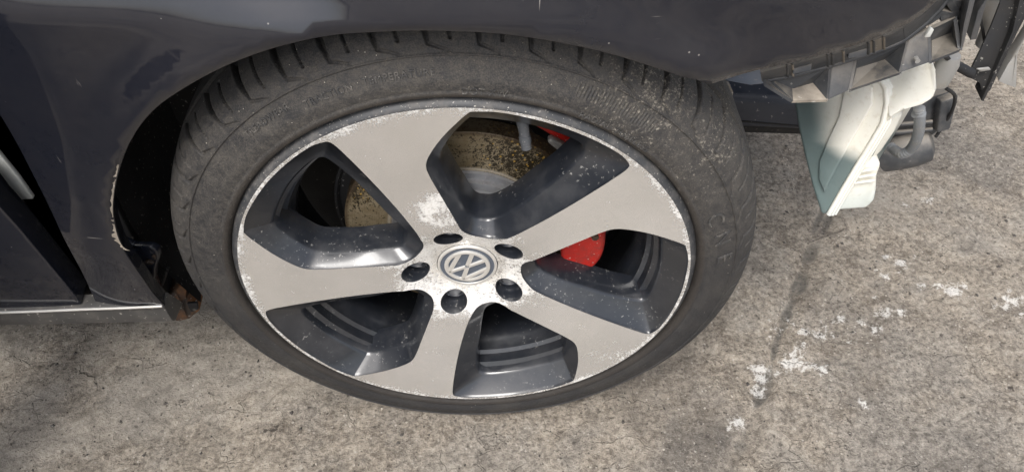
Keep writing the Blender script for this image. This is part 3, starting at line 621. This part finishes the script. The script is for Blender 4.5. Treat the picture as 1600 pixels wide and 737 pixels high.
dz = [Vector((-1.5, .09, G-.085)), Vector((-1.5, .08, G+.3)), Vector((-.75, .05, G+.3))]
dpoly = dz[1:][::-1][::-1] and ([dz[2]] + de + bot + [dz[0], dz[1]])
door = prism('lower_body_panel', dpoly, (-.004, .035, 0), PAINT, car, .003, 3); door['label'] = 'dark lower body panel behind the door gap'
od_ = empty('front_door', car); od_['label'] = 'dark front door swung wide open, unseen, reflected in the fender'
leaf = [(-.585, -.045), (-.62, -.14), (-.74, -.46), (-.93, -.95), (-.96, -1.0)]  # built out of view for the dark streak its reflection gives the fender
prism('door_skin', [(x, y, .17) for x, y in leaf]+[(x, y, .95) for x, y in leaf[::-1]], (-.10, .04, 0), NAVYD, od_, .008)
prism('door_trim', [(x+.012+.02*(i in (1, 2, 3)), y-.004, .22) for i, (x, y) in enumerate(leaf)]+[(x+.012+.02*(4-i in (1, 2, 3)), y-.004, .92) for i, (x, y) in enumerate(leaf[::-1])], (-.02, .008, 0), BLACK, od_, .006)
hp = [at(-60, 170, .09), at(0, 243, .09), at(28, 277, .09), at(52, 311, .09), at(22, 313, .09), at(0, 286, .09), at(-60, 215, .09)]
prism('door_hinge_plate', hp, (0, .006, 0), CREAM, car, .0012)
tube('door_hinge_pin', [at(-14, 288, .085), at(10, 304, .085)], [.0075, .0075], GREYM, car, 14)
box('door_gap_wall', (-.80, .10, G-.10), (-.40, .12, G+.42), SHADE, car)

# --- torn foot of the arch
rb = [at(180, 374, .066), at(206, 385, .068), at(234, 386, .068), at(244, 392, .068), at(246, 404, .069), at(241, 420, .072), at(240, 438, .078), at(250, 462, .084), at(256, 476, .086), at(225, 470, .084), at(190, 420, .075)]
prism('bent_arch_tab', rb, (0.004, .008, .002), NAVYD, car, .002)
for px, py, w_, h_ in ((232, 411, 9, 6), (240, 402, 4, 7), (222, 420, 5, 3), (213, 423, 3, 3)):
    c = at(px, py, .0665); pg = [c+Vector((random.uniform(.6, 1.1)*w_*.00068*math.cos(a), 0, random.uniform(.6, 1.1)*h_*.00068*math.sin(a))) for a in np.linspace(0, 2*math.pi, 9, endpoint=False)]
    prism('rust_patch', pg, (0, .004, 0), RUST, car, .0006)
tube('liner_wire', [at(262, 418, .10), at(256, 436, .10), at(248, 455, .10)], .0022, BLACK, car, 8)
hk = [at(258, 470, .10), at(272, 452, .11), at(292, 440, .115), at(290, 470, .11), at(311, 470, .105), at(312, 486, .10), at(296, 499, .098), at(275, 503, .096), at(256, 490, .096)]
prism('jacking_bracket', hk, (0, .03, 0.004), RUST, car, .003)
prism('jacking_bracket_hole_shade', [at(292, 474, .0975), at(308, 474, .0975), at(310, 484, .0975), at(298, 488, .0975)], (0, .004, 0), SHADE, car, .001)  # dark plate laid on the bracket for the shade inside its hole

# --- bumper carrier under the fender's front edge
bc = empty('bumper_carrier', car); bc['label'] = 'broken black plastic bumper carrier with dusty ledges under the fender'
def yf(x): return .012+.34*max(0, x-.10)**2
def fr3(px, py, off=0.):
    y = .02
    for _ in range(30):
        q = at(px, py, y); y = yf(q.x)+off
    return q
def ledge(front, backpx):
    P = [fr3(*q) for q in front]; zm = sum(q.z for q in P)/len(P)
    B = [atz(a, b, zm+.003) for a, b in backpx]; sheet('ledge', P+B[::-1], DUSTY if front[0][0] < 1250 else PLASTIC, bc, .003); return P, B
def ridge(px, py): return fr3(px, py, .018)
pockets = [([(1238, 159), (1293, 157.5)], [(1236, 139), (1269, 129)], [(1199, 122), (1297, 101)]), ([(1327, 142), (1406, 115)], [(1336, 106), (1381, 92)], [(1337, 89), (1419, 62)]), ([(1453, 98), (1500, 79)], [(1453, 63), (1488, 49)], [(1450, 46), (1492, 26)])]
for fpx, bpx, rpx in pockets:
    P, B = ledge(fpx, bpx); Rg = [ridge(*q) for q in rpx]
    sheet('pocket_back', [B[0], B[1], Rg[1], Rg[0]], PLASTIC, bc, .003)
    sheet('pocket_side', [P[1], B[1], Rg[1]], PLASTIC, bc, .003); sheet('pocket_side', [P[0], B[0], Rg[0]], PLASTIC, bc, .003)
for cpx in ([(1299, 101), (1337, 89), (1327, 142), (1293, 157.5)], [(1419, 62), (1450, 45), (1453, 98), (1406, 115)]):
    P = [fr3(*q) for q in cpx]; P[0] = ridge(*cpx[0]); P[1] = ridge(*cpx[1])
    prism('column', P, (0, .012, 0), PLASTIC, bc, .0015)
c = fr3(1432, 93); tube('clip_pin', [c+Vector((0, -.003, 0)), c+Vector((0, .002, 0))], .0022, GREYM, bc, 12)
# upper rail: ribs, clips and the strip they stand on
RID = [(1190, 125), (1234, 118), (1297, 101), (1337, 89), (1378, 76), (1411, 62), (1442, 38), (1468, 12), (1482, -8)]
UP = [(1186, 112), (1230, 101), (1290, 85), (1330, 75), (1372, 59), (1405, 46), (1432, 28), (1455, 4), (1468, -16)]
ra = [ridge(*q) for q in RID]; rb_ = [on_body(*q, off=.030) for q in UP]
def rl(a, k): return float(np.interp(a, [q[0] for q in (RID, UP)[k]], [q[1] for q in (RID, UP)[k]]))
def lo3(a): return ridge(a, rl(a, 0))
def hi3(a): return on_body(a-2, rl(a, 1), off=.024)
SEGX = [(1190, 1227, PLASTIC), (1227, 1262, PLASTIC), (1262, 1292, PLASTIC), (1292, 1316, PLASTIC), (1316, 1356, PLASTIC), (1356, 1378, DUSTY), (1378, 1412, PLASTIC), (1412, 1446, PLASTIC), (1446, 1482, PLASTIC)]
for a, b, mt in SEGX:
    mid = (a+b)/2; sheet('rail_panel', [lo3(a), lo3(mid), lo3(b), hi3(b), hi3(mid), hi3(a)], mt, bc, .003)
tube('rail_edge', [lo3(a)+Vector((0, -.0015, .0005)) for a in np.linspace(1192, 1480, 24)], .0026, PLASTIC, bc, 8)
for i, a in enumerate((1228, 1236, 1291, 1298, 1315, 1354, 1362, 1378)):
    p0 = lo3(a); p1 = hi3(a+1); w_ = Vector((.0020, 0, 0))
    prism('rib', [p0, p0+Vector((0, -.0035, .0006)), p1+Vector((0, -.004, .0012)), p1], w_, DUSTY if i % 3 == 1 else PLASTIC, bc, .0006)
for a in (1252, 1338):
    q = lo3(a)*.45+hi3(a)*.55; prism('clip', [q+Vector((-.008, -.0075, -.0035)), q+Vector((.008, -.006, -.0005)), q+Vector((.008, -.003, .0045)), q+Vector((-.008, -.0045, .0015))], (0, .007, .001), PLASTIC, bc, .001)
lp = [ridge(1190, 113), ridge(1199, 121), fr3(1238, 139, .03), fr3(1238, 159), fr3(1196, 133, .01)]
sheet('end_flange', lp, PLASTIC, bc, .003)
ep = [fr3(1500, 80, .0), fr3(1506, 40, .0), fr3(1516, -4, .0), fr3(1526, -10, .03), fr3(1512, 45, .03), fr3(1503, 80, .01)]
prism('end_plate', ep, (.004, .02, 0), PLASTIC, bc, .001)
prism('end_plate', [fr3(1516, 64, .05), fr3(1528, 18, .05), fr3(1545, -8, .05), fr3(1538, 14, .06), fr3(1526, 62, .06)], (.003, .02, 0), PLASTIC, bc, .001)
for a, b, c_, d_ in ((1462, 20, 1512, 30), (1478, -6, 1500, 28), (1448, 38, 1470, 24), (1486, 4, 1514, 8), (1470, 30, 1496, 20)):
    p0 = ridge(a, b); p1 = ridge(c_, d_); v = (p1-p0).normalized().cross(Vector((0, 1, 0))).normalized()*.003
    prism('brace', [p0-v, p1-v, p1+v, p0+v], (0, .022, 0), PLASTIC, bc, .0008)
cr = fr3(1450, 48, .0); prism('cracked_corner', [cr+Vector((-.002, -.003, -.005)), cr+Vector((.002, -.004, -.004)), cr+Vector((.0025, -.004, .003)), cr+Vector((-.001, -.004, .005))], (0, .004, 0), CREAM, bc, .0006)

# --- washer tank
wt = empty('washer_tank', car); wt['label'] = 'cream plastic washer tank stained with blue fluid hanging below the carrier'
SE = [(1352, 112), (1372, 120), (1382, 138), (1384, 160), (1378, 190), (1362, 218), (1340, 254), (1316, 294), (1293, 334)]
A_ = at(1293, 334, .088); B_ = at(1384, 160, .116); C_ = at(1238, 150, .178); pn = (B_-A_).cross(C_-A_).normalized()
def onp(px, py, off=0.):                               # on the tank's flat side wall
    d_ = Vector(ray(px, py)); o_ = Vector(CAM); return o_+d_*(((A_-o_).dot(pn)+off)/d_.dot(pn))
if pn.dot(Vector(CAM)-A_) < 0: pn = -pn
seam3 = [onp(a, b) for a, b in SE]
LE = [(1282, 336), (1268, 292), (1256, 245), (1246, 200), (1238, 150), (1245, 105)]
left3 = [onp(a, b) for a, b in LE]
poly = seam3+left3
prism('tank_body', poly, -pn*.07+Vector((.012, .01, 0)), TANK, wt, .007, 3)
cen3 = sum(poly, Vector())/len(poly)
sb = [onp(a, b, .0005) for a, b in ((1322, 134), (1350, 124), (1366, 136), (1366, 162), (1350, 190), (1322, 238), (1302, 275), (1290, 300), (1281, 278), (1282, 250), (1296, 216), (1312, 182))]
prism('side_panel', sb, pn*.0045, TANK, wt, .004, 3)
for w0, nm in ((.0042, 'seam_flange'),):
    V = []; 
    tube(nm, [q+Vector((.001, -.001, 0)) for q in seam3], .0030, TANKW, wt, 10)
    tube(nm, [q+Vector((.0055, .001, -.002)) for q in seam3], .0030, TANKW, wt, 10)
    tube(nm, [q+Vector((.0105, .004, -.004)) for q in seam3], .0026, TANKW, wt, 10)
ub = [at(1374, 118, .150), at(1400, 100, .152), at(1458, 84, .150), at(1462, 112, .130), at(1466, 142, .112), at(1461, 156, .107), at(1442, 165, .103), at(1415, 174, .104), at(1396, 185, .104), at(1378, 206, .104), at(1384, 160, .118)]
prism('upper_block', ub, (.006, .10, .004), TANKW, wt, .007, 3)
lb = [at(1382, 185, .124), at(1414, 176, .128), at(1400, 205, .13), at(1378, 238, .13), at(1366, 250, .13), at(1345, 252, .126), at(1350, 236, .122)]
prism('lower_block', lb, (.004, .07, .0), TANKW, wt, .005, 3)
ft = [at(1334, 262, .112), at(1348, 254, .114), at(1378, 256, .116), at(1371, 276, .115), at(1370, 298, .113), at(1367, 314, .112), at(1355, 327, .11), at(1296, 331, .107), at(1300, 322, .108)]
prism('tank_foot', ft, (.006, .06, .0), TANKW, wt, .006, 3)
for k_ in range(3):
    tube('foot_rib', [at(1338-7*k_, 270+9*k_, .108), at(1355-3*k_, 266+9*k_, .108), at(1368-1*k_, 264+9*k_, .110)], .0016, TANKW, wt, 8)
for k_ in range(5):
    q = at(1350+3.4*k_, 243-4*k_, .1185); prism('level_mark', [q+Vector((-.0045, 0, -.0006)), q+Vector((.003, 0, .0003)), q+Vector((.003, 0, .0016)), q+Vector((-.0045, 0, .0007))], (0, .004, 0), CREAM, wt, .0003)
hp_ = spline([tuple(at(1436, 168, .135)), tuple(at(1437, 188, .135)), tuple(at(1434, 212, .14)), tuple(at(1424, 232, .15)), tuple(at(1408, 240, .16)), tuple(at(1392, 230, .18))], 9)
tube('drain_hose', [Vector(t) for t in hp_], [.0062 if i % 2 else .0050 for i in range(len(hp_))], HOSE, car, 12)
tube('hose_collar', [at(1431, 176, .135), at(1440, 180, .135)], .0062, HOSE, car, 12)
pc = at(1468, 122, .18); tube('washer_pump', [pc+Vector((0, 0, .03)), pc+Vector((.001, 0, .02)), pc, pc+Vector((0, .002, -.004)), pc+Vector((0, .002, -.008))], [.010, .012, .012, .013, .009], GREYM, car, 24)
tube('loom_cable', [Vector(t) for t in spline([tuple(at(1478, 138, .22)), tuple(at(1492, 150, .23)), tuple(at(1488, 172, .24)), tuple(at(1474, 196, .25)), tuple(at(1462, 214, .25))], 7)], .0022, BLACK, car, 8)
tube('loom_cable', [Vector(t) for t in spline([tuple(at(1400, 60, .16)), tuple(at(1470, 84, .17)), tuple(at(1486, 104, .18)), tuple(at(1480, 130, .19))], 7)], .0026, BLACK, car, 8)
tube('support_rod', [at(1476, 92, .2), at(1496, 103, .2), at(1518, 115, .2)], .0055, BLACK, car, 12)
# --- black air duct behind the tank
ad = empty('air_duct', car)
dp = [at(1380, 160, .27), at(1460, 150, .27), at(1490, 140, .27), at(1487, 165, .265), at(1476, 196, .26), at(1458, 212, .26), at(1386, 214, .26)]
prism('duct_panel', dp, (0.0, .09, -.05), PLASTIC, ad, .003)
prism('duct_wing', [at(1462, 152, .262), at(1489, 141, .262), at(1476, 194, .255), at(1456, 200, .255)], (0.002, -.012, .001), PLASTIC, ad, .002)
tube('duct_snout', [at(1376, 240, .27), at(1396, 234, .265), at(1425, 228, .265), at(1446, 222, .265), at(1453, 220, .265)], [.026, .029, .029, .027, .018], PLASTIC, ad, 22)
for k_ in range(2): tube('duct_rib', [at(1386, 196+k_*12, .252), at(1456, 190+k_*12, .252)], .003, PLASTIC, ad, 8)

# --- rail and inner wing seen past the tyre
prism('frame_rail', [at(1125, 150, .34), at(1310, 160, .34), at(1310, 208, .33), at(1120, 200, .33)], (0, .10, .02), NAVY, car, .01, 3)
prism('rail_underside', [at(1100, 185, .33), at(1300, 200, .33), at(1300, 212, .35), at(1100, 206, .35)], (0, .5, .02), SHADE, car, .004)
prism('inner_flange', [at(1130, 126, .10), at(1160, 116, .09), at(1192, 108, .085), at(1197, 118, .085), at(1194, 132, .085), at(1172, 134, .09), at(1150, 130, .095)], (0, .006, 0), PALE, car, .002)
prism('liner_remnant', [at(1128, 128, .19), at(1140, 132, .19), at(1146, 146, .19), at(1141, 168, .19), at(1143, 195, .19), at(1130, 180, .19)], (0, .006, 0), DUSTY, car, .001)
box('radiator_crossmember', (.62, .60, G+.24), (.70, 1.5, G+.32), PALE, car, .006)
box('front_bulkhead', (.30, .44, .30), (.33, 1.5, G+.60), SHADE, car)

# --- hanging bracket at the nose
hb = empty('hanging_bracket', car); hb['label'] = 'black steel bracket hanging loose at the nose'
bp = [at(1563, -40, .30), at(1562, 6, .29), at(1548, 42, .28), at(1532, 78, .27), at(1515, 113, .26), at(1513, 122, .26), at(1530, 130, .26), at(1533, 142, .26), at(1538, 150, .26), at(1546, 140, .26), at(1567, 100, .27), at(1590, 52, .28), at(1612, 10, .29), at(1625, -40, .30)]
prism('bracket_web', bp, (.002, .006, .001), BLACK, hb, .002)
prism('bracket_flange', [at(1612, -30, .285), at(1604, 12, .28), at(1572, 88, .265), at(1537, 160, .25), at(1533, 158, .25), at(1552, 118, .256), at(1582, 50, .27), at(1600, -30, .285)], (.004, .03, 0), BLACK, hb, .0015)
prism('slot_cover', [at(1527, 108, .255), at(1546, 106, .255), at(1549, 110, .255), at(1532, 113, .255)], (0, .003, 0), GREYM, hb, .0012)
prism('grey_stay', [at(1612, 40, .34), at(1590, 86, .33), at(1588, 138, .32), at(1580, 136, .32), at(1560, 128, .32), at(1576, 100, .33)], (.004, .02, 0), GREYM, hb, .003)
tube('front_pipe', [Vector(t) for t in spline([tuple(at(1520, -30, .42)), tuple(at(1550, 8, .42)), tuple(at(1556, 40, .42)), tuple(at(1545, 70, .42))], 6)], .018, GREYM, car, 18)
tube('loose_wire', [Vector(t) for t in spline([tuple(at(1530, 20, .3)), tuple(at(1536, 50, .3)), tuple(at(1539, 72, .3))], 6)], .0018, BLACK, car, 8)
sp_ = at(1590, 3, .36); box('slam_panel', (.31, .36, sp_.z), (sp_.x+.12, .42, sp_.z+.05), PALE, car, .004)
tube('duct_bracket', [at(1420, 185, .33), at(1360, 182, .36), at(1300, 182, .39)], .009, BLACK, car, 12)
tube('bracket_stay', [at(1580, 20, .285), at(1585, 0, .33), sp_+Vector((0, .03, .02))], .008, BLACK, hb, 12)

# ---------------------------------------------------------------- loose chippings on the yard
def chips(name, mat, count, sizes, label):
    V, F = [], []
    base = [Vector(v) for v in ((1, 0, 0), (-1, 0, 0), (0, 1, 0), (0, -1, 0), (0, 0, 1), (0, 0, -1))]
    tri = ((0, 2, 4), (2, 1, 4), (1, 3, 4), (3, 0, 4), (2, 0, 5), (1, 2, 5), (3, 1, 5), (0, 3, 5))
    for i in range(count):
        x, y = random.uniform(-1.05, 1.35), random.uniform(-.15, 1.25); s_ = random.choice(sizes)*random.uniform(.7, 1.25)
        if abs(x) < .30 and .03 < y < .22: continue
        b = len(V); a = random.uniform(0, 6.28)
        ix = min(max(int(np.searchsorted(gx, x)), 0), nx-1); iy = min(max(int(np.searchsorted(gy, y)), 0), ny-1); z0 = float(Z[iy*nx+ix])
        for q in base:
            v = Vector((q.x*random.uniform(.6, 1.4), q.y*random.uniform(.5, 1.2), q.z*random.uniform(.4, .8)))*s_
            V.append((x+v.x*math.cos(a)-v.y*math.sin(a), y+v.x*math.sin(a)+v.y*math.cos(a), v.z+s_*.30+z0))
        F += [[b+j for j in t] for t in tri]
    o = mk(name, V, F, mat); o['kind'] = 'stuff'; o['label'] = label
BROWNST = plain('brown_chippings', (.17, .145, .12), .9, 0, .6, (.34, .30, .25), 45)
DARKST = plain('dark_chippings', (.06, .053, .047), .9, 0, .5, (.14, .125, .11), 45)
chips('pale_grit', STONE, 1300, (.0007, .0009, .0012, .0012, .0016, .0024), 'pale loose chippings scattered over the concrete')
chips('brown_grit', BROWNST, 4500, (.0009, .0012, .0016, .002, .0027), 'brown grit scattered over the concrete')
chips('dark_grit', DARKST, 2200, (.0008, .0011, .0015, .002, .003), 'dark specks of grit scattered over the concrete')
